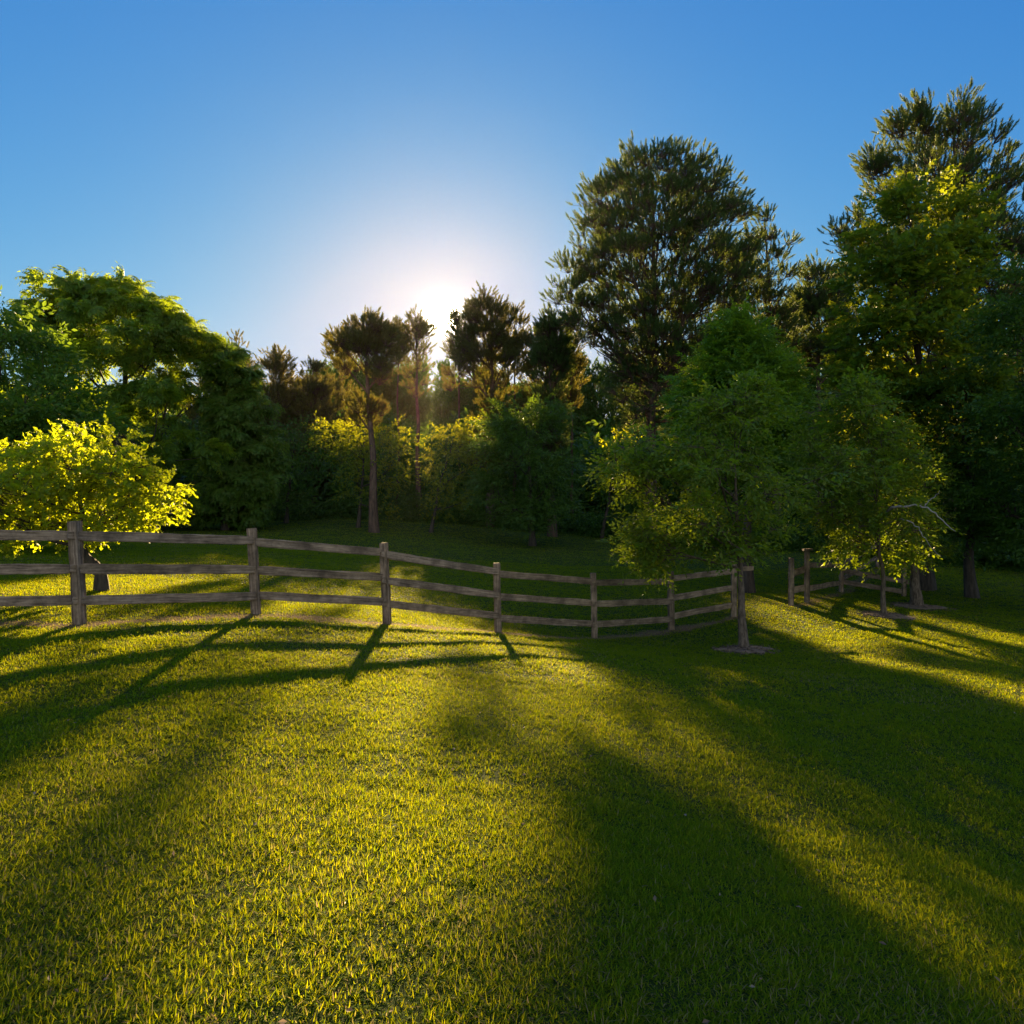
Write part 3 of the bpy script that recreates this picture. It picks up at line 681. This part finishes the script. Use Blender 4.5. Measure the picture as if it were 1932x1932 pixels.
# --- left side
broad_tree('walnut_tree', 'big spreading tree with feathery golden backlit leaves behind the fence on the left', 'tree', 33, (238, 1003, 33),
    [([(545, 150, 235), (562, 95, 305), (590, 45, 365), (625, 15, 405), (660, 120, 410)], 58),
     ([(655, -10, 430), (720, -15, 450), (800, -20, 455), (880, -20, 445), (940, 0, 420), (980, 60, 360)], 82)],
    .30, T['walnut'], 'walnut', 'bark_dark', 11, n_limb=16, clump_r=.85, flat=.5, sprays=10, scale=1.4, shell=.5, rise=.9, low=.2, top=(235, 600))
broad_tree('leafy_tree', 'dark broad-leaved tree cut by the left edge of the picture', 'tree', 19.5, (-60, 1040, 19.5),
    [([(600, -60, 40), (640, -110, 90), (700, -150, 140), (780, -170, 175), (860, -180, 190), (940, -170, 195), (1000, -130, 150)], 120)],
    .2, T['broad'], 'sapling', 'bark_dark', 12, n_limb=12, clump_r=.55, sprays=20, scale=1.0)
broad_tree('walnut_tree', 'dense green tree with feathery leaves right of the golden tree, crown almost to the ground', 'tree', 35, (425, 996, 35),
    [([(655, 405, 440), (700, 385, 470), (760, 385, 498), (830, 375, 514), (900, 355, 518), (950, 355, 505), (985, 370, 480)], 90)],
    .18, T['walnut'], 'sapling', 'bark_dark', 13, n_limb=10, clump_r=.8, flat=.5, sprays=11, scale=1.3, rise=.5)
broad_tree('redbud_tree', 'low bright yellow-green tree with heart-shaped leaves just behind the fence at left', 'tree', 11.2, (192, 1062, 11.2),
    [([(812, 140, 195), (835, 60, 255), (870, -60, 290), (910, -120, 325), (950, -130, 340), (985, -120, 330), (1012, -60, 250)], 135)],
    .10, T['redbud'], 'redbud', 'bark_dark', 14, n_limb=11, clump_r=.30, flat=.65, sprays=15, scale=.62, rise=.3, low=.35, twig=True, top=(150, 900), wobble=.09, up_w=.1)

# --- pines along the far side of the meadow
pine_tree('pine_tree', 'slim dark pine with a pointed top beside the golden tree', 45, (447, 990, 45), [([(628, 441, 449), (660, 424, 466), (705, 410, 484), (770, 405, 495), (860, 400, 505), (930, 405, 500)], 196)], .2, 21, 'tuft_far', 'needle_far', 15, .62, .64)
pine_tree('pine_tree', 'short pine with two spiky tops left of the dip in the treeline', 46, (525, 990, 46), [([(660, 520, 531), (695, 500, 550), (745, 490, 565), (830, 485, 575), (930, 490, 570)], 183)], .2, 22, 'tuft_far', 'needle_far', 15, .62, .64)
pine_tree('pine_tree', 'lowest pine of the treeline, left of the round-topped pine', 46, (592, 990, 46), [([(690, 580, 600), (725, 562, 618), (785, 552, 630), (880, 550, 630), (935, 560, 620)], 160)], .18, 23, 'tuft_far', 'needle_far', 15, .62, .64)
for (px_, top_, d_, wd_, lb_) in ((405, 700, 52, 60, 'far pine half hidden between the golden tree and the slim dark pine'), (488, 712, 53, 62, 'far pine in the notch between the slim pine and the two-topped pine'), (562, 716, 52, 62, 'far pine behind the lowest dip of the treeline'), (638, 708, 52, 60, 'far pine showing behind the left side of the round-topped pine')):
    pine_tree('pine_tree', lb_, d_, (px_, 975, d_), [([(top_, px_ - 6, px_ + 6), (top_ + 30, px_ - wd_ * .55, px_ + wd_ * .5), (top_ + 80, px_ - wd_, px_ + wd_), (top_ + 180, px_ - wd_, px_ + wd_)], 120)], .2, 300 + px_, 'tuft_far', 'needle_far', 13, .7, .7, group='pines in the far row of the treeline')
pine_tree('pine_tree', 'round-topped pine on a tall bare trunk, left of the thin open pine by the sun', 35, (706, 989, 35), [([(598, 682, 710), (616, 655, 742), (642, 626, 754), (664, 620, 756)], 76), ([(676, 690, 752), (720, 690, 742)], 12), ([(680, 618, 690), (700, 625, 690)], 5), ([(745, 640, 735), (800, 640, 735)], 16)], .24, 24, 'tuft_far', 'needle_far', 13, .5, .66, jag=.4, low=.45)
pine_tree('pine_tree', 'thin open pine just left of the sun with pale gaps between its stems', 44, (792, 985, 44), [([(590, 776, 798), (612, 762, 810), (650, 755, 816)], 34), ([(652, 754, 817), (684, 756, 816)], 10), ([(690, 755, 812), (745, 765, 804)], 11)], .2, 25, 'tuft_far', 'needle_far', 8, .55, .62, low=.5)
pine_tree('pine_tree', 'tall dark pine just right of the sun', 42, (925, 995, 42), [([(545, 908, 928), (568, 890, 950), (592, 864, 975), (614, 852, 984), (650, 844, 992), (684, 840, 996)], 140), ([(680, 872, 998), (730, 880, 998), (775, 885, 995)], 27), ([(765, 912, 1000), (805, 885, 1000), (880, 850, 1000)], 130), ([(690, 838, 880), (760, 838, 880)], 8)], .28, 26, 'tuft_far', 'needle_far', 13, .5, .62, jag=.4)
pine_tree('pine_tree', 'dark pine between the sunlit pine and the big round pine', 38, (1042, 1010, 38), [([(588, 1036, 1050), (612, 1016, 1066), (650, 1002, 1080), (684, 996, 1084)], 105), ([(680, 1004, 1080), (765, 1000, 1076)], 44), ([(772, 985, 1080), (880, 985, 1075)], 100)], .24, 27, 'tuft', 'needle', 14, .5, .6, jag=.4)
pine_tree('pine_tree', 'great round-crowned pine, the tallest of the middle, branches fanning from its trunk', 34, (1228, 1035, 34),
    [([(296, 1175, 1295), (312, 1138, 1350), (345, 1110, 1385), (405, 1090, 1412), (470, 1080, 1428), (540, 1090, 1440), (600, 1112, 1415), (660, 1135, 1375), (720, 1150, 1330)], 640),
     ([(475, 1055, 1085), (505, 1040, 1108), (550, 1038, 1120), (600, 1050, 1140), (650, 1080, 1160)], 36),
     ([(700, 1140, 1320), (745, 1140, 1320), (790, 1145, 1300), (815, 1160, 1290)], 42, .15)],
    .34, 28, 'tuft', 'needle', 17, .62, .62, shell=.38, n_limb=26, low=.33, rise=.85, top=(1235, 380))
pine_tree('pine_tree', 'pine leaning out on the right of the great round pine', 37, (1468, 1045, 37), [([(400, 1436, 1444), (432, 1415, 1494), (480, 1385, 1502), (540, 1375, 1502), (620, 1370, 1510), (720, 1370, 1520)], 150)], .22, 29, 'tuft', 'needle', 17, .62, .62)
pine_tree('pine_tree', 'small pine with pointed leaders in the gap before the tall green tree', 41, (1545, 1045, 41), [([(475, 1539, 1549), (512, 1522, 1572), (560, 1490, 1600), (620, 1470, 1610), (690, 1470, 1610)], 193)], .22, 30, 'tuft_far', 'needle', 15, .62, .64)
pine_tree('pine_tree', 'slender spire of a pine touching the left side of the tall green tree', 42, (1588, 1045, 42), [([(482, 1583, 1590), (520, 1572, 1602), (570, 1570, 1606), (640, 1560, 1620)], 52)], .16, 31, 'tuft_far', 'needle', 15, .62, .64)
pine_tree('pine_tree', 'tallest pine at upper right with many upright spires', 31, (1795, 1062, 31),
    [([(172, 1803, 1817), (200, 1790, 1830), (245, 1770, 1850)], 14), ([(190, 1733, 1746), (225, 1722, 1760), (260, 1715, 1770)], 14), ([(215, 1690, 1700), (250, 1680, 1715)], 9), ([(285, 1640, 1656), (330, 1630, 1670)], 10),
     ([(235, 1700, 1870), (290, 1650, 1900), (350, 1620, 1920), (420, 1605, 1945), (500, 1610, 1980), (580, 1640, 1990), (640, 1700, 1980)], 430), ([(425, 1580, 1592), (470, 1590, 1615)], 7)],
    .34, 32, 'tuft', 'needle', 17, .62, .62, shell=.45, n_limb=24, low=.3, rise=.9, top=(1800, 230))
pine_tree('pine_tree', 'dark pine at the right edge behind the tall green tree', 33, (1990, 1075, 33), [([(370, 1965, 1985), (430, 1930, 2030), (520, 1910, 2060), (650, 1900, 2080), (800, 1900, 2090), (900, 1900, 2080)], 228)], .26, 33, 'tuft', 'needle', 17, .62, .62)

NG = 'slender pines crowding round the sun'
for d_, px_, rows_, lb_ in (
        (60, 648, ([(622, 640, 655), (640, 622, 672), (655, 612, 680), (676, 614, 670)], 40), 'slender lower pine hugging the left flank of the round-topped pine'),
        (46, 750, ([(612, 744, 756), (630, 732, 770), (660, 726, 776), (684, 730, 772)], 40), 'slender pine filling the notch between the round-topped and the thin open pine'),
        (47, 868, ([(584, 858, 868), (596, 852, 878), (616, 846, 886), (655, 838, 898), (682, 840, 900)], 46), 'spiky slender pine on the sunward shoulder of the pine right of the sun'),
        (46, 968, ([(578, 962, 974), (602, 946, 990), (640, 936, 1004), (684, 938, 1006)], 52), 'slender pine on the right shoulder of the pine right of the sun'),
        (44, 1012, ([(612, 1006, 1016), (636, 992, 1028), (670, 982, 1036), (770, 986, 1032)], 62), 'slender low pine in the dip right of the sunlit pines'),
        (45, 1078, ([(600, 1072, 1084), (630, 1058, 1096), (672, 1050, 1104), (720, 1052, 1100), (770, 1056, 1092)], 64), 'slender pine touching the left side of the great round pine')):
    pine_tree('pine_tree', lb_, d_, (px_, 985, d_), [rows_], .13, 500 + px_, 'tuft_far', 'needle_far', 11, .5, .64, group=NG, jag=.35, low=.5)

# --- understory along the wood's edge
U = 'young trees along the edge of the wood'
broad_tree('understory_tree', 'young woodland tree with sunlit yellow leaves left of the sunbeam gap', 'tree', 37, (675, 990, 37), [([(792, 615, 745), (830, 590, 775), (880, 605, 775), (935, 650, 768), (975, 680, 750)], 50)], .11, T['under'], 'under', 'bark_dark', 41, n_limb=7, clump_r=.6, sprays=12, group=U)
broad_tree('understory_tree', 'dark low tree beneath the short pines left of the clearing', 'tree', 39, (540, 992, 39), [([(800, 505, 600), (860, 495, 618), (930, 505, 615), (965, 525, 600)], 40)], .12, T['under'], 'dark', 'bark_dark', 42, n_limb=6, clump_r=.6, sprays=12, group=U)
broad_tree('understory_tree', 'small tree with a few glowing leaves right under the sun', 'tree', 36.5, (812, 998, 36.5), [([(800, 845, 890), (850, 815, 910), (920, 800, 900), (970, 800, 890)], 32)], .1, T['under'], 'under', 'bark_dark', 43, n_limb=6, clump_r=.55, sprays=12, group=U)
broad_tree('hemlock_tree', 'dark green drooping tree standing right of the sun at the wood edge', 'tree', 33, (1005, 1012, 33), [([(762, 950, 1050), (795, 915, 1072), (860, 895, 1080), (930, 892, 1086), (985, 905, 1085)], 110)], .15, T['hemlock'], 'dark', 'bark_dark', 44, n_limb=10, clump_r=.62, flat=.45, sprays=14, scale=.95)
broad_tree('understory_tree', 'yellow-lit small tree below the great round pine', 'tree', 38, (1135, 1022, 38), [([(800, 1150, 1180), (860, 1140, 1200), (940, 1130, 1200)], 18)], .1, T['under'], 'under', 'bark_dark', 45, n_limb=6, clump_r=.5, sprays=9, group=U)

# --- right side
broad_tree('tall_green_tree', 'tall tapering green tree in front of the tallest pine at right', 'tree', 21.5, (1745, 1100, 21.5),
    [([(316, 1738, 1760), (345, 1705, 1795), (395, 1655, 1825), (450, 1620, 1840), (520, 1602, 1842), (600, 1605, 1850), (680, 1570, 1860), (760, 1575, 1870), (850, 1600, 1870), (930, 1650, 1860)], 250)],
    .26, T['maple'], 'maple', 'bark_dark', 51, n_limb=22, clump_r=.52, flat=.55, sprays=18, scale=.85, shell=.45)
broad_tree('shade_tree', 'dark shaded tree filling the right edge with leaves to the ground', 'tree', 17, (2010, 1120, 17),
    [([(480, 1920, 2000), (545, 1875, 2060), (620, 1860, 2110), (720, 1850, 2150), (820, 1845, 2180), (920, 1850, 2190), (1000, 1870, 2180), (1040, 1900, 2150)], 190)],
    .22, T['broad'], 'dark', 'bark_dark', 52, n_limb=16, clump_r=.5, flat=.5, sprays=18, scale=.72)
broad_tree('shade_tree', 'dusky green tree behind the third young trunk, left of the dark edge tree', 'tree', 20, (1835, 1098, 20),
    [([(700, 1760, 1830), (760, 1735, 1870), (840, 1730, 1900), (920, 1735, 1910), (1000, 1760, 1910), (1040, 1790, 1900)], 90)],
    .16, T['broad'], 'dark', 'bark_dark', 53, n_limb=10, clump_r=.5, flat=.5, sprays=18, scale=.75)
broad_tree('conical_tree', 'cone-shaped bright green feathery tree behind the nearest young tree', 'tree', 20, (1412, 1130, 20),
    [([(594, 1390, 1418), (625, 1358, 1448), (672, 1322, 1475), (722, 1290, 1505), (782, 1262, 1535), (842, 1262, 1555), (872, 1310, 1560)], 170)],
    .17, T['feather'], 'cypress', 'bark_dark', 54, n_limb=16, clump_r=.42, flat=.6, sprays=30, scale=1.05, rise=.3)
broad_tree('young_tree', 'nearest young tree with a pale trunk in a mulch ring, crown hanging over the fence', 'tree', 12.6, (1405, 1226, 12.6),
    [([(745, 1340, 1425), (795, 1285, 1490), (845, 1200, 1530), (900, 1145, 1550), (955, 1135, 1560), (1005, 1160, 1530), (1045, 1200, 1460), (1078, 1220, 1260)], 74), ([(705, 1372, 1412), (745, 1345, 1440), (790, 1320, 1470)], 14), ([(835, 1150, 1230), (870, 1125, 1250), (930, 1128, 1240)], 14), ([(1000, 1170, 1240), (1060, 1205, 1262), (1090, 1222, 1258)], 9)],
    .085, T['young'], 'young', 'bark_grey', 55, n_limb=15, clump_r=.34, flat=.5, sprays=19, scale=1.12, vary=.5, rise=.5, low=.42, twig=True, top=(1385, 860), wobble=.02, shell=.42, up_w=.0, jag=.45)
root, b = broad_tree('young_tree', 'slender young tree with a pale crooked dead branch, beside the corner fence', 'tree', 15.8, (1668, 1162, 16),
    [([(720, 1560, 1650), (760, 1510, 1700), (810, 1480, 1735), (870, 1465, 1755), (940, 1475, 1765), (1000, 1510, 1765), (1040, 1570, 1740), (1062, 1690, 1765)], 100)],
    .06, T['young'], 'young', 'bark_grey', 56, n_limb=13, clump_r=.40, flat=.5, sprays=19, scale=1.2, vary=.5, rise=.4, low=.45, twig=True, top=(1650, 860), shell=.45, up_w=.0, jag=.45)
g = Geo()
def stem(pix, r0, r1):
    p = np.array([W(x, y, d) for x, y, d in pix]); k = 24; t = np.linspace(0, len(p) - 1, k)
    q = np.stack([np.interp(t, np.arange(len(p)), p[:, i]) for i in range(3)], -1)
    for _ in range(2): q[1:-1] = (q[:-2] + 2 * q[1:-1] + q[2:]) / 4
    q[1:] += R(len(pix) * 7).normal(0, .012, (k - 1, 3))
    tube(g, q, np.linspace(r0, r1, k), 5)
stem([(1664, 985, 15.95), (1668, 975, 15.4), (1676, 960, 14.9), (1690, 955, 14.6), (1720, 953, 14.5), (1745, 955, 14.4), (1765, 968, 14.4), (1785, 990, 14.4), (1800, 1002, 14.4)], .034, .008)
stem([(1745, 955, 14.4), (1752, 944, 14.45), (1764, 938, 14.5), (1772, 926, 14.5)], .010, .004)
stem([(1668, 992, 15.7), (1690, 978, 15.0), (1712, 981, 14.7), (1730, 992, 14.7), (1738, 1006, 14.7), (1752, 1030, 14.7), (1775, 1050, 14.7)], .020, .005)
br = g.build('dead_branch', M['dead_wood'], root, b); br['label'] = 'bare pale crooked branch'

broad_tree('young_tree', 'squat-trunked young tree at right, its crown drooping over a thick short trunk', 'tree', 18, (1730, 1145, 18),
    [([(880, 1700, 1760), (940, 1680, 1785), (1000, 1685, 1790), (1050, 1695, 1780), (1085, 1712, 1760)], 45)],
    .14, T['young'], 'young', 'bark_grey', 57, n_limb=8, clump_r=.32, flat=.65, sprays=16, scale=.95, rise=.4, low=.3, twig=True, top=(1728, 930), up_w=.0)
# ------------------------------------------------------------------ the wood behind
def woodland():
    r = R(77); n = 3600; g = Geo(); tg = Geo()
    x = r.uniform(-62, 62, n); y = 45 + 20 * r.rand(n) + np.abs(x) * -.12; top = 4.3 + 2.0 * vnoise(x * .25, y * .25, 31) + 1.5 * (np.abs(x) / 30) ** 1.3
    gapx = (800 - CX) / F * y; top = np.where(np.abs(x - gapx) < 1.6, 4.4, top); top = np.where((x > -24) & (x < -10), top * .65, top); top = np.where((x > 2) & (x < 5.6), 2.8, top)
    z = ground_z(x, y) + r.rand(n) ** .8 * top
    per = 7; idx = np.repeat(np.arange(n), per); m = n * per
    pos = np.stack([x, y, z], -1)[idx] + r.normal(0, .7, (m, 3)); pos[:, 2] = np.maximum(pos[:, 2], ground_z(pos[:, 0], pos[:, 1]) + .05)
    d = norm(r.normal(0, 1, (m, 3)) * np.array([1, 1, .4]) + np.array([0, -.4, .2])); rot = frames(d, np.array([0, 0, 1.]) + r.normal(0, .5, (m, 3))); w = r.randint(0, 4, m)
    for k, (tv, tt) in enumerate(T['mass']):
        s = w == k; g.inst(tv, tt, pos[s], rot[s], r.uniform(.6, 1.1, s.sum()))
    # the last row before the sky: close-set pines, their pointed tops just above the undergrowth of the wood
    for k in range(104):
        d = r.uniform(64, 76); px = -200 + k * 37 + r.uniform(-14, 14)
        if 64 <= k < 82: d, px = r.uniform(76, 82), 846 + (k - 64) * 14.5
        if 768 < px < 838: continue
        tp = (684 + r.uniform(0, 34) - 40 * (px > 1150) + (px < 380) * 40) if k < 64 else (668 + r.uniform(0, 16) if not 938 < px < 1020 else 722 + r.uniform(0, 16))
        if 930 < px < 1035: tp = 728 + r.uniform(0, 16)
        if 380 < px < 842:
            if k % 2: continue
            tp = 742 + r.uniform(0, 45)
        if 842 <= px < 905: tp = 722 + r.uniform(0, 20)
        if k >= 82:
            d, px = r.uniform(94, 106), 596 + (k - 82) * 11.5
            if 796 < px < 830: continue
            tp = 682 + r.uniform(0, 24)
        x0, zt = (px - CX) / F * d, EYE + (HY - tp) / F * d
        m = 210; u = r.rand(m) ** .75; z = zt - u * 12.5; rad = (.25 + 2.1 * np.minimum(u * 2.2, 1)) * r.rand(m) ** .5; a = r.uniform(0, 6.28, m)
        c = np.stack([x0 + rad * np.cos(a), d + rad * np.sin(a), z], -1); c = c[c[:, 2] > ground_z(c[:, 0], c[:, 1]) + .3]
        ii = np.repeat(np.arange(len(c)), 6); p = c[ii] + r.normal(0, .42, (len(ii), 3)); dd = norm(r.normal(0, .55, (len(ii), 3)) + np.array([0, 0, .9])); w = r.randint(0, 4, len(ii))
        for q, (tv, tt) in enumerate(T['tuft_mass']):
            sl_ = w == q; g.inst(tv, tt, p[sl_], frames(dd[sl_], rand_dir(r, sl_.sum())), r.uniform(.8, 1.3, sl_.sum()))
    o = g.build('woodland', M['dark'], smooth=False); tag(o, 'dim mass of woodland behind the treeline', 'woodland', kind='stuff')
    # low undergrowth along the wood's edge
    g = Geo(); n = 1500; t = r.rand(n); ex = np.array([W(a, b_, c)[0] for a, b_, c in ((330, 985, 38), (700, 985, 41), (900, 998, 41), (1100, 1018, 38), (1300, 1040, 34), (1480, 1046, 31), (1660, 1062, 28), (1932, 1088, 24.6), (2300, 1110, 22))])
    ey = np.array([39, 42, 42, 39, 35, 32, 29, 25, 22.5]); x = np.interp(t, np.linspace(0, 1, 9), ex); y = np.interp(x, ex, ey) + r.rand(n) * 3.2
    z = ground_z(x, y) + r.rand(n) * (.5 + 1.5 * vnoise(x * .6, y * .6, 33)) * (.25 + .75 * np.clip((y - np.interp(x, ex, ey)) / 1.5, 0, 1))
    per = 10; idx = np.repeat(np.arange(n), per); m = n * per; pos = np.stack([x, y, z], -1)[idx] + r.normal(0, .28, (m, 3))
    pos[:, 2] = np.maximum(pos[:, 2], ground_z(pos[:, 0], pos[:, 1]) + .03)
    d = norm(r.normal(0, 1, (m, 3)) * np.array([1, 1, .4]) + np.array([0, -.4, .25])); rot = frames(d, np.array([0, 0, 1.]) + r.normal(0, .4, (m, 3))); w = r.randint(0, 4, m)
    for k, (tv, tt) in enumerate(T['under']):
        s = w == k; g.inst(tv, tt, pos[s], rot[s], r.uniform(.6, 1.0, s.sum()))
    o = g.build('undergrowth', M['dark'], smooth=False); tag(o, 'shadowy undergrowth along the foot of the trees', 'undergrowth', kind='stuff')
woodland()

# ------------------------------------------------------------------ evening haze
def haze():
    x, y0, y1, z0, z1 = 152, -62, 152, -6, 25
    v = np.array([(sx * x, yy, zz) for zz in (z0, z1) for yy in (y0, y1) for sx in (-1, 1)], float)
    t = [(0, 2, 3), (0, 3, 1), (4, 5, 7), (4, 7, 6), (0, 1, 5), (0, 5, 4), (2, 6, 7), (2, 7, 3), (0, 4, 6), (0, 6, 2), (1, 3, 7), (1, 7, 5)]
    m, n, l, p, out = material('evening_haze'); n.remove(p)
    vo = n.new('ShaderNodeVolumePrincipled'); vo.inputs['Density'].default_value = .000023; vo.inputs['Anisotropy'].default_value = .88
    vo.inputs['Color'].default_value = (1, .95, .88, 1); l.new(vo.outputs[0], out.inputs['Volume'])
    g = Geo(); g.add(v, t); o = g.build('haze', m, smooth=False); tag(o, 'thin warm evening haze in the air over the lawn and trees', 'haze', kind='stuff')
haze()
